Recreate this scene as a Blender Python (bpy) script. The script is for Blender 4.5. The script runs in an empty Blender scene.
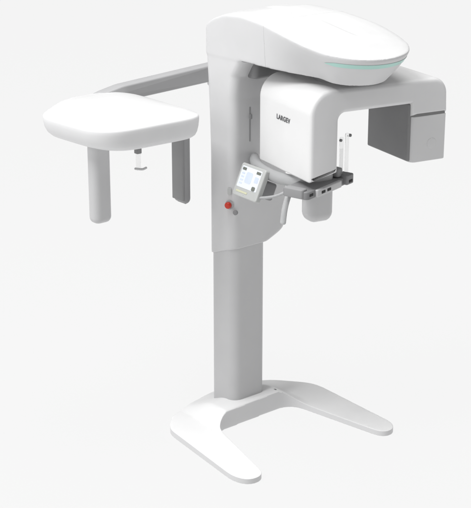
import bpy, bmesh, math
from mathutils import Vector, Matrix

sc = bpy.context.scene
COL = sc.collection
R = math.radians

# ------------------------------------------------------------------ materials
def mat(name, col, rough=.45, spec=.4, var=.03, scale=6., bump=.0, bscale=900., metal=0., trans=0., coat=0., emit=None, es=0., ior=1.5):
    m = bpy.data.materials.new(name); m.use_nodes = True
    nt = m.node_tree; n = nt.nodes; b = n['Principled BSDF']
    tc = n.new('ShaderNodeTexCoord'); no = n.new('ShaderNodeTexNoise')
    no.inputs['Scale'].default_value = scale; no.inputs['Detail'].default_value = 4
    nt.links.new(tc.outputs['Object'], no.inputs['Vector'])
    rp = n.new('ShaderNodeValToRGB')
    rp.color_ramp.elements[0].position = .3; rp.color_ramp.elements[1].position = .7
    rp.color_ramp.elements[0].color = [c * (1 - var) for c in col] + [1]
    rp.color_ramp.elements[1].color = [min(1, c * (1 + var)) for c in col] + [1]
    nt.links.new(no.outputs['Fac'], rp.inputs['Fac'])
    nt.links.new(rp.outputs['Color'], b.inputs['Base Color'])
    mr = n.new('ShaderNodeMapRange'); mr.inputs['To Min'].default_value = rough - .05; mr.inputs['To Max'].default_value = rough + .05
    nt.links.new(no.outputs['Fac'], mr.inputs['Value']); nt.links.new(mr.outputs['Result'], b.inputs['Roughness'])
    b.inputs['Specular IOR Level'].default_value = spec
    b.inputs['IOR'].default_value = ior
    b.inputs['Metallic'].default_value = metal
    b.inputs['Transmission Weight'].default_value = trans
    b.inputs['Coat Weight'].default_value = coat
    if bump:
        n2 = n.new('ShaderNodeTexNoise'); n2.inputs['Scale'].default_value = bscale
        nt.links.new(tc.outputs['Object'], n2.inputs['Vector'])
        bp = n.new('ShaderNodeBump'); bp.inputs['Strength'].default_value = bump; bp.inputs['Distance'].default_value = .001
        nt.links.new(n2.outputs['Fac'], bp.inputs['Height']); nt.links.new(bp.outputs['Normal'], b.inputs['Normal'])
    if emit:
        b.inputs['Emission Color'].default_value = (*emit, 1); b.inputs['Emission Strength'].default_value = es
    return m

M = dict(
    white=mat('gloss_white_shell', (.77, .77, .77), .34, .45, .015, coat=.15),
    body=mat('light_grey_paint', (.61, .61, .615), .42, .4, .02, bump=.05),
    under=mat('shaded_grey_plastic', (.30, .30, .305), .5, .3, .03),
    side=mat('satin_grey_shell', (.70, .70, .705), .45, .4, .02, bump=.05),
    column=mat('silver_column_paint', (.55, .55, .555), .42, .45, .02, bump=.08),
    base=mat('white_base_paint', (.90, .90, .90), .40, .4, .02, bump=.06),
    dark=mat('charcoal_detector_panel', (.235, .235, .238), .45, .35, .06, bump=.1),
    emblem=mat('embossed_disc', (.65, .65, .655), .4, .4, .02),
    arm=mat('grey_support_arm', (.42, .42, .425), .45, .4, .03),
    leg=mat('grey_rod_plastic', (.54, .54, .545), .4, .4, .02),
    legdark=mat('dark_rod_insert', (.27, .27, .273), .45, .35, .05),
    chin=mat('mid_grey_plastic', (.23, .23, .235), .45, .4, .05),
    black=mat('black_rubber', (.02, .02, .02), .55, .3, .1),
    seam=mat('seam_shadow_gap', (.24, .24, .24), .7, .1, .05),
    clear=mat('clear_acrylic', (.97, .97, .97), .10, .4, .01, trans=.9, ior=1.12),
    pale=mat('pale_translucent_grip', (.60, .605, .61), .25, .5, .02, trans=.45, ior=1.2),
    red=mat('red_stop_button', (.55, .03, .01), .35, .5, .05),
    text=mat('logo_print', (.10, .10, .105), .5, .3, .05),
    teal=mat('teal_status_light', (.42, .66, .60), .3, .4, .02),
    bezel=mat('silver_bezel', (.46, .47, .46), .35, .5, .02),
    screen=mat('lit_screen', (.45, .47, .50), .15, .5, .01, emit=(.88, .92, 1.), es=.42),
    icon=mat('screen_icon', (.16, .17, .15), .4, .3, .1),
    icon2=mat('screen_tint', (.45, .50, .58), .3, .3, .1, emit=(.72, .80, .98), es=.22),
    olive=mat('screen_status_bar', (.55, .55, .40), .4, .3, .05),
    chrome=mat('screw_steel', (.35, .35, .36), .3, .5, .05, metal=.8),
)

# ------------------------------------------------------------------ helpers
def link(name, me, m, parent=None, smooth=True, label=None, sharp=35):
    o = bpy.data.objects.new(name, me); COL.objects.link(o)
    if m and not me.materials: me.materials.append(M[m])
    if parent: o.parent = parent
    if smooth:
        for p in me.polygons: p.use_smooth = True
        if sharp:
            me.set_sharp_from_angle(angle=R(sharp))
    if label: o['label'] = label
    return o

def to_mesh(bm, name):
    bmesh.ops.recalc_face_normals(bm, faces=bm.faces)
    me = bpy.data.meshes.new(name); bm.to_mesh(me); bm.free(); return me

def round_poly(pts, rads, seg=8):
    """polygon corners replaced by arcs; rads a number or a list"""
    n = len(pts); out = []
    if not isinstance(rads, (list, tuple)): rads = [rads] * n
    for i in range(n):
        p0, p, p1 = Vector(pts[i - 1]), Vector(pts[i]), Vector(pts[(i + 1) % n])
        a = (p0 - p); b = (p1 - p); la, lb = a.length, b.length; a.normalize(); b.normalize()
        ang = a.angle(b); r = rads[i]
        t = min(r / math.tan(ang / 2), la * .49, lb * .49)
        if r <= 0 or t < 1e-5: out.append(tuple(p)); continue
        A, B = p + a * t, p + b * t
        for k in range(seg + 1):
            s = k / seg   # quadratic-ish conic arc
            w = math.sin(ang / 2)
            c0, c1, c2 = (1 - s) ** 2, 2 * s * (1 - s) * w, s * s
            q = (A * c0 + p * c1 + B * c2) / (c0 + c1 + c2)
            out.append(tuple(q))
    return out

def inset_poly(pts, d):
    n = len(pts); area = sum(pts[i - 1][0] * pts[i][1] - pts[i][0] * pts[i - 1][1] for i in range(n))
    sg = 1 if area > 0 else -1; out = []
    for i in range(n):
        p0, p, p1 = Vector(pts[i - 1]), Vector(pts[i]), Vector(pts[(i + 1) % n])
        t = (p1 - p0)
        if t.length < 1e-9: out.append(tuple(p)); continue
        t.normalize(); nrm = Vector((-t.y, t.x)) * sg
        out.append(tuple(p + nrm * d))
    return out

def loft(outline, layers, name, xf=None):
    """outline 2-D; layers = [(height, inset)] or [(height, inset, dx, dy)]; xf maps (u, v, h) -> xyz"""
    bm = bmesh.new(); rings = []
    for L in layers:
        h, ins = L[0], L[1]; dx, dy = (L[2], L[3]) if len(L) > 3 else (0, 0)
        pl = inset_poly(outline, ins) if ins else outline
        rings.append([bm.verts.new(xf(u + dx, v + dy, h) if xf else (u + dx, v + dy, h)) for u, v in pl])
    n = len(outline)
    for a, b in zip(rings, rings[1:]):
        for i in range(n): bm.faces.new((a[i - 1], a[i], b[i], b[i - 1]))
    bm.faces.new(rings[0][::-1]); bm.faces.new(rings[-1])
    return to_mesh(bm, name)

def bev(h0, h1, r, seg=4):
    """layers of a prism from h0 to h1 with edges rounded by r"""
    L = []
    for k in range(seg + 1):
        a = k / seg * math.pi / 2; L.append((h0 + r * (1 - math.sin(a)), r * (1 - math.cos(a))))
    L = [(h0 + r * (1 - math.cos(k / seg * math.pi / 2)), r * (1 - math.sin(k / seg * math.pi / 2))) for k in range(seg + 1)]
    L += [(h1 - (h - h0), i) for h, i in L[::-1]]
    return L

def smooth_path(pts, n=8):
    P = [Vector(p) for p in pts]; P = [2 * P[0] - P[1]] + P + [2 * P[-1] - P[-2]]; out = []
    for i in range(1, len(P) - 2):
        for k in range(n):
            t = k / n; a, b, c, d = P[i - 1:i + 3]
            out.append(.5 * ((2 * b) + (c - a) * t + (2 * a - 5 * b + 4 * c - d) * t * t + (3 * b - a - 3 * c + d) * t ** 3))
    out.append(P[-2]); return out

def tube(pts, r, name, seg=14, n=8, flat=1., up=Vector((0, 0, 1)), curve=True):
    path = smooth_path(pts, n) if curve else [Vector(p) for p in pts]
    bm = bmesh.new(); rings = []
    N = len(path)
    for i, p in enumerate(path):
        t = (path[min(i + 1, N - 1)] - path[max(i - 1, 0)]).normalized()
        s = t.cross(up)
        if s.length < 1e-3: s = t.cross(Vector((0, 1, 0)))
        s.normalize(); w = s.cross(t)
        rings.append([bm.verts.new(p + s * r * flat * math.cos(2 * math.pi * k / seg) + w * r * math.sin(2 * math.pi * k / seg)) for k in range(seg)])
    for a, b in zip(rings, rings[1:]):
        for k in range(seg): bm.faces.new((a[k - 1], a[k], b[k], b[k - 1]))
    for ring, p, t in ((rings[0], path[0], path[0] - path[1]), (rings[-1], path[-1], path[-1] - path[-2])):
        t = t.normalized() * r; prev = ring
        for q in (.4, .75, 1.0):   # domed ends
            nr = [bm.verts.new(p + (v.co - p) * math.sqrt(max(.002, 1 - q * q)) + t * q) for v in ring]
            for k in range(seg): bm.faces.new((prev[k - 1], prev[k], nr[k], nr[k - 1]))
            prev = nr
        bm.faces.new(prev)
    return to_mesh(bm, name)

def frame(o, ex, ey, ez):
    o, ex, ey, ez = Vector(o), Vector(ex).normalized(), Vector(ey).normalized(), Vector(ez).normalized()
    return lambda a, b, c: o + ex * a + ey * b + ez * c

def rbox(c, sx, sy, sz, name, r=.01, bv=.004, fr=None, seg=5):
    """rounded box centred on c (or in frame fr)"""
    pl = round_poly([(-sx / 2, -sy / 2), (sx / 2, -sy / 2), (sx / 2, sy / 2), (-sx / 2, sy / 2)], r, seg)
    c = Vector(c)
    f = (lambda u, v, h: fr(*(c + Vector((u, v, h))))) if fr else (lambda u, v, h: c + Vector((u, v, h)))
    return loft(pl, bev(-sz / 2, sz / 2, bv), name, f)

def remesh(meshes, voxel, iters, name, factor=.5):
    """voxel-union several closed meshes into one continuous moulded surface"""
    bm = bmesh.new()
    for me in meshes: bm.from_mesh(me)
    me = bpy.data.meshes.new(name + '_src'); bm.to_mesh(me); bm.free()
    o = bpy.data.objects.new(name + '_src', me); COL.objects.link(o)
    a = o.modifiers.new('r', 'REMESH'); a.mode = 'VOXEL'; a.voxel_size = voxel; a.adaptivity = 0
    b = o.modifiers.new('s', 'SMOOTH'); b.iterations = iters; b.factor = factor
    dg = bpy.context.evaluated_depsgraph_get()
    out = bpy.data.meshes.new_from_object(o.evaluated_get(dg))
    bpy.data.objects.remove(o); bpy.data.meshes.remove(me)
    for m_ in meshes: bpy.data.meshes.remove(m_)
    out.name = name; return out

# resample evenly so that the height tables read smoothly
def resample(pl, n):
    P = [Vector(p) for p in pl]; L = [0]
    for i in range(len(P)): L.append(L[-1] + (P[(i + 1) % len(P)] - P[i]).length)
    out = []; j = 0
    for k in range(n):
        s = L[-1] * k / n
        while L[j + 1] < s: j += 1
        t = (s - L[j]) / max(1e-9, L[j + 1] - L[j]); out.append(tuple(P[j].lerp(P[(j + 1) % len(P)], t)))
    return out

def relax(pl, it, keep=lambda x, y: False):
    for _ in range(it):
        n = len(pl); pl = [p if keep(*p) else ((pl[i - 1][0] + 2 * p[0] + pl[(i + 1) % n][0]) / 4, (pl[i - 1][1] + 2 * p[1] + pl[(i + 1) % n][1]) / 4) for i, p in enumerate(pl)]
    return pl

def lerp(a, b, t): return a + (b - a) * t
def sstep(a, b, x):
    t = max(0, min(1, (x - a) / (b - a))); return t * t * (3 - 2 * t)
def interp(tab, x):
    if x <= tab[0][0]: return tab[0][1]
    for (a, va), (b, vb) in zip(tab, tab[1:]):
        if x <= b: return lerp(va, vb, (x - a) / (b - a))
    return tab[-1][1]

# ------------------------------------------------------------------ the machine
root = bpy.data.objects.new('dental_x_ray_machine', None); COL.objects.link(root)
root['label'] = 'white and grey dental panoramic x-ray machine standing on its U-shaped floor base'
root['category'] = 'x-ray machine'
root.empty_display_size = .2

# ---- base: U-shaped plate, thick under the column, thin at the two leg tips
ol = round_poly([(-.545, -.085), (-.628, -.70), (-.60, -.795), (-.50, -.785), (-.345, -.225),
                 (.19, -.21), (.285, -.835), (.355, -.84), (.405, -.78), (.432, -.14),
                 (.25, .085), (-.10, .115), (-.43, .035)],
                [.06, .06, .05, .035, .03, .09, .035, .035, .06, .16, .18, .2, .12], 8)
ol = inset_poly(relax(resample(ol, 420), 18), -.004)
bm_src = loft(ol, [(0, 0), (.12, 0)], 'b')
me = remesh([bm_src], .0045, 6, 'base')
def base_h(x, y):
    fx = sstep(-.375, -.27, x) * (1 - sstep(.09, .25, x))
    fy = 1 - .85 * sstep(-.12, .09, y)
    hub = .072 * fx * sstep(-.36, -.2, y) * fy
    leg = .004 * sstep(-.7, -.15, y)
    return .030 + hub + leg
for v in me.vertices:
    h = base_h(v.co.x, v.co.y); z = v.co.z
    v.co.z = max(0, z) / .12 * h + .001
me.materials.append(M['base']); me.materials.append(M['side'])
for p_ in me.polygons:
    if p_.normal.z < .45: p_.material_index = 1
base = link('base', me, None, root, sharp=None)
fr = frame((.100, -.185, .0985), (1, 0, 0), (0, 1, 0), (0, 0, 1))
link('screw', rbox((0, 0, .002), .020, .020, .012, 'screw', .0095, .002, fr), 'chrome', base)

# ---- column
pl = round_poly([(-.178, -.168), (.048, -.168), (.048, .03), (-.178, .03)], [.052, .045, .05, .05], 10)
column = link('column', loft(pl, [(.02, 0), (1.1, 0)], 'column'), 'column', root)
# ---- lift carriage (body) moulded into the overhead arm
def body_ring(z):
    # left and front faces, slightly flared near the top
    back = interp([(.9, .035), (1.5, .035), (1.8, .05), (2.0, .065), (2.1, .06)], z)
    left = interp([(.9, -.186), (1.8, -.186), (2.05, -.186)], z)
    front = interp([(.9, -.170), (1.75, -.170), (1.87, -.185), (1.95, -.235), (2.0, -.32)], z)
    right = interp([(.9, .07), (.915, .105), (.935, .14), (.96, .17), (.985, .188), (1.02, .200), (1.07, .207), (1.2, .209), (2.1, .209)], z)
    return round_poly([(left, front), (right, front), (right, back), (left, back)], [.045, .06, .06, .05], 8)
bm = bmesh.new(); rings = []
zs = [.905, .915, .925, .94, .955, .97, .99, 1.01, 1.03, 1.055, 1.08, 1.11, 1.14, 1.17, 1.2, 1.3, 1.45, 1.6, 1.7, 1.75, 1.8, 1.84, 1.87, 1.9, 1.925, 1.95, 1.975, 2.0, 2.04]
for z in zs:
    ring = body_ring(z)
    # bottom rim climbs towards the right
    rings.append([bm.verts.new((x, y, z + .058 * sstep(-.01, .17, -y) * (1 - sstep(.9, 1.06, z)))) for x, y in ring])
for a, b in zip(rings, rings[1:]):
    for i in range(len(a)): bm.faces.new((a[i - 1], a[i], b[i], b[i - 1]))
bm.faces.new(rings[0][::-1]); bm.faces.new(rings[-1])
body_src = to_mesh(bm, 'body')

ztop = [(-1.12, 2.086), (-.85, 2.098), (-.7, 2.113), (-.56, 2.135), (-.39, 2.166), (-.23, 2.182), (-.10, 2.172), (-.02, 2.145), (.03, 2.115), (.075, 2.06)]
zbot = [(-1.12, 1.95), (-.8, 1.935), (-.5, 1.952), (-.3, 1.962), (-.1, 1.96), (.1, 1.96)]
arm_ol = round_poly([(-.188, .068), (-.188, -.40), (-.225, -.90), (-.13, -1.115), (.13, -1.08), (.30, -.90),
                     (.42, -.60), (.30, -.2), (.21, .068)], [.05, .5, .16, .14, .22, .3, .3, .4, .06], 12)
arm_ol = relax(resample(arm_ol, 200), 60, lambda x, y: y > -.35)
bm = bmesh.new(); rings = []
for t in [0, .06, .15, .3, .45, .6, .75, .9, 1.0]:
    ring = []
    for (x, y) in arm_ol:
        head = sstep(-.35, -.75, y) if False else 1 - sstep(-.80, -.25, y)
        ins = head * .125 * (1 - t) ** 1.35
        cx, cy = .09, -.68
        v = Vector((x - cx, y - cy)); 
        l = v.length; v = v * (1 - ins / max(l, .2))
        X, Y = cx + v.x, cy + v.y
        if head <= 0: X, Y = x, y
        ring.append(bm.verts.new((X, Y, lerp(interp(zbot, Y), interp(ztop, y), t))))
    rings.append(ring)
# crowned lid
for k, (s, up) in enumerate([(.97, .004), (.88, .009), (.7, .013), (.4, .016), (.1, .017)]):
    ring = []
    for (x, y) in arm_ol:
        cx, cy = .08, max(-.75, min(-.12, y))
        X, Y = cx + (x - cx) * s, cy + (y - cy) * s
        ring.append(bm.verts.new((X, Y, interp(ztop, Y) + up * (1 - sstep(-.2, .05, Y)))))
    rings.append(ring)
for a, b in zip(rings, rings[1:]):
    for i in range(len(a)): bm.faces.new((a[i - 1], a[i], b[i], b[i - 1]))
bm.faces.new(rings[0][::-1]); bm.faces.new(rings[-1])
arm_src = to_mesh(bm, 'arm')
whole = remesh([body_src, arm_src], .005, 10, 'housing')

def cut(me, co, no, name):
    bm = bmesh.new(); bm.from_mesh(me)
    bmesh.ops.bisect_plane(bm, geom=bm.verts[:] + bm.edges[:] + bm.faces[:], plane_co=co, plane_no=no, clear_outer=True)
    out = bpy.data.meshes.new(name); bm.to_mesh(out); bm.free(); return out
SY = -.405
carr = cut(whole, (0, SY, 0), (0, -1, 0), 'lift_carriage')
armm = cut(whole, (0, SY - .0006, 0), (0, 1, 0), 'overhead_arm')
bpy.data.meshes.remove(whole)
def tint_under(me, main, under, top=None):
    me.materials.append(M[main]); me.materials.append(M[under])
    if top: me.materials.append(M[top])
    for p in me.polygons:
        if p.normal.z < -.8 and p.center.z > 1.8: p.material_index = 1  # shade put into the colour: undersides get a darker grey
        elif top and p.normal.z > .72 and p.center.z > 1.9: p.material_index = 2  # light from above put into the colour: upward faces get white
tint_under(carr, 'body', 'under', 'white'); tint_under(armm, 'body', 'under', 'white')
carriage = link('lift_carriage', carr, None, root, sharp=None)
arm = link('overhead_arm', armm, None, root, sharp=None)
# seam filler just inside the joint
fr = frame((0, SY - .00065, 2.06), (1, 0, 0), (0, 0, 1), (0, -1, 0))
link('seam', rbox((.06, 0, 0), .40, .17, .012, 'seam', .06, .001, fr), 'seam', arm)

# rear post joining the ceph arm
link('rear_mount', rbox((.29, .28, 1.71), .16, .52, .11, 'rear_mount', .03, .01), 'side', carriage)
# cable slot and service hatch on the front of the carriage
fr = frame((0, -.170, 0), (1, 0, 0), (0, 0, 1), (0, -1, 0))
link('slot', rbox((-.072, 1.615, 0), .008, .18, .004, 'slot', .004, .001, fr), 'under', carriage)
link('slot_knob', rbox((-.070, 1.655, .004), .014, .026, .010, 'slot_knob', .006, .002, fr), 'under', carriage)

link('shade_block', rbox((.05, -.200, 1.905), .30, .085, .095, 'shade_block', .03, .015), 'dark', carriage)  # dark block added to stand for the shade beneath the overhead arm

# emergency stop on the left side, with key switch and hatch next to it
fr = frame((-.1835, -.143, 1.205), (.30, -.954, 0), (0, 0, 1), (-.954, -.30, 0))
def disc(c, r, h, name, fr, b=.002, seg=28):
    pl = [(math.cos(2 * math.pi * k / seg) * r, math.sin(2 * math.pi * k / seg) * r) for k in range(seg)]
    c = Vector(c)
    return loft(pl, bev(0, h, b, 3), name, lambda u, v, hh: fr(c.x + u, c.y + v, c.z + hh))
link('button_collar', disc((0, 0, -.002), .024, .008, 'button_collar', fr), 'pale', carriage)
link('emergency_button', disc((0, 0, .004), .017, .022, 'emergency_button', fr, .006), 'red', carriage)
link('power_switch', rbox((.0, .072, .002), .022, .034, .006, 'power_switch', .004, .002, fr), 'bezel', carriage)
link('key_switch', disc((.038, -.035, -.002), .013, .012, 'key_switch', fr), 'chin', carriage)

# ---- teal light strip that follows the arm head's side
bm = bmesh.new(); strip = []
from mathutils.bvhtree import BVHTree
bv = bmesh.new(); bv.from_mesh(armm); tree = BVHTree.FromBMesh(bv)
for k in range(61):
    a = lerp(R(206), R(310), k / 60)
    dirv = Vector((math.cos(a), math.sin(a), 0)); z0 = 2.052
    w = .010 * min(1, 8 * min(k / 60, 1 - k / 60) + .15)
    row = []
    for dz in (-w, w):
        hit = tree.ray_cast(Vector((.05, -.72, z0 + dz)) + dirv * .9, -dirv)
        row.append(bm.verts.new(hit[0] + hit[1] * .0015))
    strip.append(row)
for a, b in zip(strip, strip[1:]): bm.faces.new((a[0], b[0], b[1], a[1]))
bv.free()
link('status_light', to_mesh(bm, 'status_light'), 'teal', arm)

# ---- rotating gantry
UA = R(-12)
Ud = Vector((math.cos(UA), math.sin(UA), 0)); Ed = Vector((math.sin(UA), -math.cos(UA), 0)); Z = Vector((0, 0, 1))
PV = Vector((.08, -.62, 0))
def G(a, z, b): return PV + Ud * a + Z * z + Ed * b      # a along the C, z up, b towards the front side
prof = round_poly([(-.262, 1.462), (-.262, 1.905), (.518, 1.905), (.516, 1.726), (.31, 1.726), (.31, 1.788),
                   (-.104, 1.788), (-.104, 1.498)],
                  [.010, .115, .095, .0, .0, .0, .04, .010], 14)
me = loft(prof, bev(-.285, .222, .024, 7), 'c_arm', G)
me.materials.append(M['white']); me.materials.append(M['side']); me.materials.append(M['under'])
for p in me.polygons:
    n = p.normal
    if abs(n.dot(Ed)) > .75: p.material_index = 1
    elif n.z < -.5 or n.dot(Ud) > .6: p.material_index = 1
gantry = link('rotating_gantry', me, None, root)
# pivot
frp = frame((PV.x + .07, PV.y - .02, 1.895), (1, 0, 0), (0, 1, 0), (0, 0, 1))
link('pivot', disc((0, 0, 0), .17, .06, 'pivot', frp, .004, 48), 'under', gantry)
# detector head at the far end
hp = round_poly([(.312, -.165), (.516, -.165), (.516, .222), (.312, .222)], [.03, .02, .018, .03], 10)
def H(u, v, h): return PV + Ud * u + Ed * v + Z * h
me = loft(hp, bev(1.492, 1.722, .005, 4), 'detector_head', H)
det = link('detector_head', me, 'emblem', gantry)
hp2 = round_poly([(.300, -.158), (.33, -.158), (.33, .205), (.300, .205)], [.012, .0, .0, .012], 6)
link('detector_panel', loft(hp2, bev(1.497, 1.785, .008, 4), 'detector_panel', H), 'dark', gantry)
hp3 = inset_poly(hp, .004)
link('seam', loft(hp3, [(1.70, 0), (1.745, 0)], 'seam', H), 'seam', gantry)
fr = frame(H(.43, .222, 1.58), Ud, Z, Ed)
link('emblem', disc((0, 0, -.001), .026, .003, 'emblem', fr, .001), 'emblem', gantry)
# collimator box hanging under the near end of the C
cp = round_poly([(-.185, -.01), (-.045, -.01), (-.045, .11), (-.185, .11)], .045, 10)
L = [(1.215, .05), (1.217, .035), (1.222, .022), (1.232, .011), (1.247, .003), (1.262, 0), (1.52, 0)]
link('sensor_housing', loft(cp, L, 'sensor_housing', H), 'column', gantry)
# logo
cu = bpy.data.curves.new('logo', 'FONT'); cu.body = 'LARGEV'; cu.size = .033; cu.extrude = .0006; cu.offset = .0008
cu.space_character = 1.12; cu.align_x = 'CENTER'; cu.align_y = 'CENTER'
to = bpy.data.objects.new('logo_src', cu); COL.objects.link(to)
dg = bpy.context.evaluated_depsgraph_get(); lm = bpy.data.meshes.new_from_object(to.evaluated_get(dg)); bpy.data.objects.remove(to)
lm.name = 'logo'; lm.materials.clear()
o0 = G(-.2632, 1.726, -.035)
mx = Matrix((( Ed.x, 0, -Ud.x, o0.x), (Ed.y, 0, -Ud.y, o0.y), (0, 1, 0, o0.z), (0, 0, 0, 1)))
lm.transform(mx)
link('logo', lm, 'text', gantry, smooth=False)

# ---- cephalometric arm and unit
ap = round_poly([(-.60, 1.66), (.24, 1.690), (.24, 1.784), (-.40, 1.750), (-.52, 1.728), (-.60, 1.70)], [.01, .01, .01, .3, .2, .01], 8)
ceph_arm = link('ceph_arm', loft(ap, bev(.463, .537, .010), 'ceph_arm', lambda u, v, h: (u, h, v)), 'arm', root)
chp = resample(round_poly([(-1.01, .33), (-.985, -.08), (-.90, -.185), (-.42, -.195), (-.355, -.15), (-.36, .45), (-.45, .57), (-.72, .55)],
                 [.09, .17, .16, .08, .10, .14, .14, .2], 10), 160)
chp = relax(chp, 25)
bm = bmesh.new(); rings = []
cc = Vector((-.66, .18))
for z, s, cr in [(1.600, .90, 0), (1.603, .93, 0), (1.612, .957, 0), (1.63, .978, 0), (1.655, .992, 0), (1.685, 1.0, 0), (1.702, 1.0, 0), (1.709, .994, 0),
                 (1.713, .978, .001), (1.720, .85, .006), (1.726, .65, .009), (1.728, .35, .012), (1.728, .05, .013)]:
    rings.append([bm.verts.new((cc.x + (x - cc.x) * s + (.55 * (1 - s) * max(0, (cc.x - x) / .3) if z < 1.7 else 0), cc.y + (y - cc.y) * s, z + cr)) for x, y in chp])
for a, b in zip(rings, rings[1:]):
    for i in range(len(a)): bm.faces.new((a[i - 1], a[i], b[i], b[i - 1]))
bm.faces.new(rings[0][::-1]); bm.faces.new(rings[-1])
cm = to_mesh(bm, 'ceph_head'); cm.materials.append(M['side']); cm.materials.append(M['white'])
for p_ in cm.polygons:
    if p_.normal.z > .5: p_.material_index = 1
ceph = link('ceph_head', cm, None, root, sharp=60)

def ceph_post(cx, cy, wx, wy, zb, m, name):
    p = round_poly([(cx - wx / 2, cy - wy / 2), (cx + wx / 2, cy - wy / 2), (cx + wx / 2, cy + wy / 2), (cx - wx / 2, cy + wy / 2)], min(wx, wy) * .42, 10)
    L = [(zb, .026), (zb + .002, .018), (zb + .006, .011), (zb + .013, .005), (zb + .022, .001), (zb + .03, 0), (1.60, 0)]
    return link(name, loft(p, L, name), m, ceph)
ceph_post(-.838, .07, .105, .085, 1.195, 'leg', 'ceph_post')
q = ceph_post(-.325, .07, .045, .105, 1.195, 'under', 'ceph_post')
q['label'] = 'dark inner-faced post at the right of the hanging pair'
p = round_poly([(-.354, .025), (-.34, .025), (-.34, .118), (-.354, .118)], .006, 4)
link('dark_insert', loft(p, bev(1.215, 1.59, .004), 'dark_insert'), 'legdark', ceph)
# nose support
link('support_bracket', rbox((-.60, .07, 1.555), .030, .03, .10, 'support_bracket', .006, .003), 'dark', ceph)
link('nose_rest', rbox((-.60, .068, 1.465), .026, .012, .09, 'nose_rest', .005, .003), 'clear', ceph)
link('rest_tip', tube([(-.625, .06, 1.432), (-.59, .05, 1.425), (-.57, .045, 1.43)], .006, 'rest_tip'), 'column', ceph)

# ---- chin rest assembly
chin_arm = link('chin_rest_arm', tube([(-.03, -.15, 1.43), (-.12, -.29, 1.43), (-.165, -.42, 1.428), (-.165, -.52, 1.424), (-.12, -.64, 1.418)], .030, 'chin_rest_arm', 20, 10, .9), 'pale', root)
ba = R(14); bd = Vector((math.cos(ba), math.sin(ba), 0)); bn = Vector((math.sin(ba), -math.cos(ba), 0))
BF = lambda u, v, h: Vector((-.253, -.813, 1.412)) + bd * u + bn * v + Z * h
chin = link('chin_rest', rbox((.19, -.085, 0), .372, .15, .040, 'chin_rest', .022, .006, BF), 'chin', root)
link('front_cover', rbox((.175, -.004, .002), .215, .020, .036, 'front_cover', .008, .005, BF), 'column', chin)
link('end_block', rbox((.350, -.03, .010), .062, .085, .050, 'end_block', .010, .006, BF), 'chin', chin)
link('end_block', rbox((.018, -.09, .006), .045, .11, .046, 'end_block', .012, .006, BF), 'under', chin)
for u, v in ((.035, -.0105), (.115, .0065), (.165, .0065), (.350, .0130)):
    link('slot', rbox((u, v, .002), .030, .004, .013, 'slot', .001, .001, BF), 'black', chin)
link('chin_cup', rbox((.315, -.05, .045), .045, .05, .045, 'chin_cup', .014, .008, BF), 'under', chin)
for u, v, h in ((.326, -.03, .215), (.376, -.03, .225)):
    link('temple_rod', tube([BF(u, v, .03), BF(u, v, h)], .0075, 'temple_rod', 14, 6, 1.5, Vector((0, 1, 0)), curve=False), 'clear', chin)
link('bite_rod', tube([BF(.352, -.045, .03), BF(.352, -.045, .15)], .005, 'bite_rod', 12, 5, 1.2, Vector((0, 1, 0)), curve=False), 'clear', chin)
fr = frame(BF(.312, -.026, .208), bd, Z, bn); link('rod_tip', disc((0, 0, -.006), .007, .012, 'rod_tip', fr), 'chin', chin)
fr = frame(BF(.396, -.026, .216), bd, Z, bn); link('rod_tip', disc((0, 0, -.006), .008, .012, 'rod_tip', fr), 'chin', chin)
for u, h in ((.319, .208), (.386, .216)):
    link('rod_pin', rbox((u, -.028, h), .018, .006, .005, 'rod_pin', .002, .001, BF), 'clear', chin)

# ---- grab handles
link('grab_handle', tube([(-.245, -.27, 1.325), (-.26, -.36, 1.315), (-.25, -.45, 1.325), (-.225, -.54, 1.35), (-.20, -.62, 1.395)], .0075, 'grab_handle', 14, 8, 1.2), 'pale', root)
link('grab_handle', tube([(-.20, -.63, 1.40), (-.235, -.645, 1.375), (-.265, -.655, 1.32), (-.28, -.66, 1.255)], .010, 'grab_handle', 14, 8, 1.6), 'pale', root)

# ---- touch panel on its bracket
e = Vector((-.07, -1, 0)).normalized(); nrm0 = Vector((-1, .07, 0)).normalized()
tl = R(24); nn = (nrm0 * math.cos(tl) + Z * math.sin(tl)); upv = (Z * math.cos(tl) - nrm0 * math.sin(tl))
PC = Vector((-.225, -.36, 1.378))
pf = frame(PC, e, upv, nn)
panel = link('control_panel', rbox((0, 0, 0), .198, .168, .030, 'control_panel', .012, .006, pf), 'bezel', root)
link('screen', rbox((-.004, .016, .0155), .160, .108, .002, 'screen', .004, .0005, pf), 'screen', panel)
link('icon', rbox((-.062, .056, .0172), .030, .014, .001, 'icon', .002, .0002, pf), 'icon', panel)
link('icon', rbox((.054, .056, .0172), .034, .014, .001, 'icon', .002, .0002, pf), 'icon', panel)
link('icon', rbox((.050, -.026, .0172), .028, .022, .001, 'icon', .008, .0002, pf), 'icon', panel)
link('icon', rbox((-.010, .018, .0172), .050, .056, .001, 'icon', .010, .0002, pf), 'icon2', panel)
for q in range(4):
    link('icon', rbox((-.060, .034 - q * .017, .0172), .022, .008, .001, 'icon', .002, .0002, pf), 'icon2', panel)
link('icon', rbox((.052, .020, .0172), .030, .030, .001, 'icon', .004, .0002, pf), 'icon2', panel)
link('status_bar', rbox((-.03, -.058, .0160), .090, .010, .001, 'status_bar', .002, .0002, pf), 'olive', panel)
link('bracket', rbox((.035, -.01, -.055), .10, .09, .085, 'bracket', .015, .01, pf), 'chin', panel)
link('bracket_arm', tube([pf(.0, 0, -.03), (-.12, -.28, 1.385), (-.05, -.16, 1.38)], .022, 'bracket_arm', 14, 8), 'side', panel)

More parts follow.
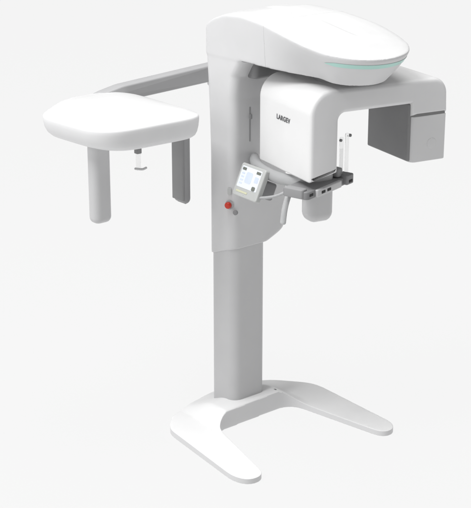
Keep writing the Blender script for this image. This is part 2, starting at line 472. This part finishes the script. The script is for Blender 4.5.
# ------------------------------------------------------------------ floor
fm = bpy.data.materials.new('self_lit_floor'); fm.use_nodes = True
nt = fm.node_tree; n = nt.nodes; b = n['Principled BSDF']
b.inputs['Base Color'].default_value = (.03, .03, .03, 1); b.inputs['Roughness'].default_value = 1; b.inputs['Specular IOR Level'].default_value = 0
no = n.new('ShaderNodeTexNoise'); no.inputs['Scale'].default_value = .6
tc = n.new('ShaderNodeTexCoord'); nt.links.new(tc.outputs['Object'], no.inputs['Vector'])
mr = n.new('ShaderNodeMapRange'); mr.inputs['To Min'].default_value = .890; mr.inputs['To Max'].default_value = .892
nt.links.new(no.outputs['Fac'], mr.inputs['Value']); nt.links.new(mr.outputs['Result'], b.inputs['Emission Strength'])  # floor glows by itself for an even tone without shadows
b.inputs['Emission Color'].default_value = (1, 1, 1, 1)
bm = bmesh.new(); bmesh.ops.create_grid(bm, x_segments=4, y_segments=4, size=60)
fl = link('floor', to_mesh(bm, 'floor'), None, smooth=False); fl.data.materials.append(fm); fl['kind'] = 'structure'

# ------------------------------------------------------------------ light
w = bpy.data.worlds.new('World'); sc.world = w; w.use_nodes = True
w.node_tree.nodes['Background'].inputs[0].default_value = (1, 1, 1, 1)
w.node_tree.nodes['Background'].inputs[1].default_value = .29
def area(name, loc, tgt, size, power, col=(1, 1, 1)):
    l = bpy.data.lights.new(name, 'AREA'); l.energy = power; l.size = size; l.color = col
    o = bpy.data.objects.new(name, l); COL.objects.link(o); o.location = loc
    o.rotation_euler = (Vector(tgt) - Vector(loc)).to_track_quat('-Z', 'Y').to_euler()
area('key_softbox', (-5.2, .1, 9.6), (-.2, -.2, 1), 3.6, 680)
area('top_softbox', (-.4, -.6, 11), (-.2, -.2, 1), 5.0, 560)
area('left_softbox', (-5.0, 1.2, 3.2), (0, -.2, 1.2), 2.6, 62)

# ------------------------------------------------------------------ camera
cam = bpy.data.cameras.new('camera'); co = bpy.data.objects.new('camera', cam); COL.objects.link(co); sc.camera = co
cam.sensor_width = 36; cam.lens = 36 * 1500 / 508; cam.clip_end = 300
co.location = (-4.87644, -5.782475, 3.464545)
co.rotation_euler = (R(90 - 19), 0, R(50 - 90))
sc.view_settings.view_transform = 'Standard'; sc.view_settings.look = 'None'; sc.view_settings.exposure = 0
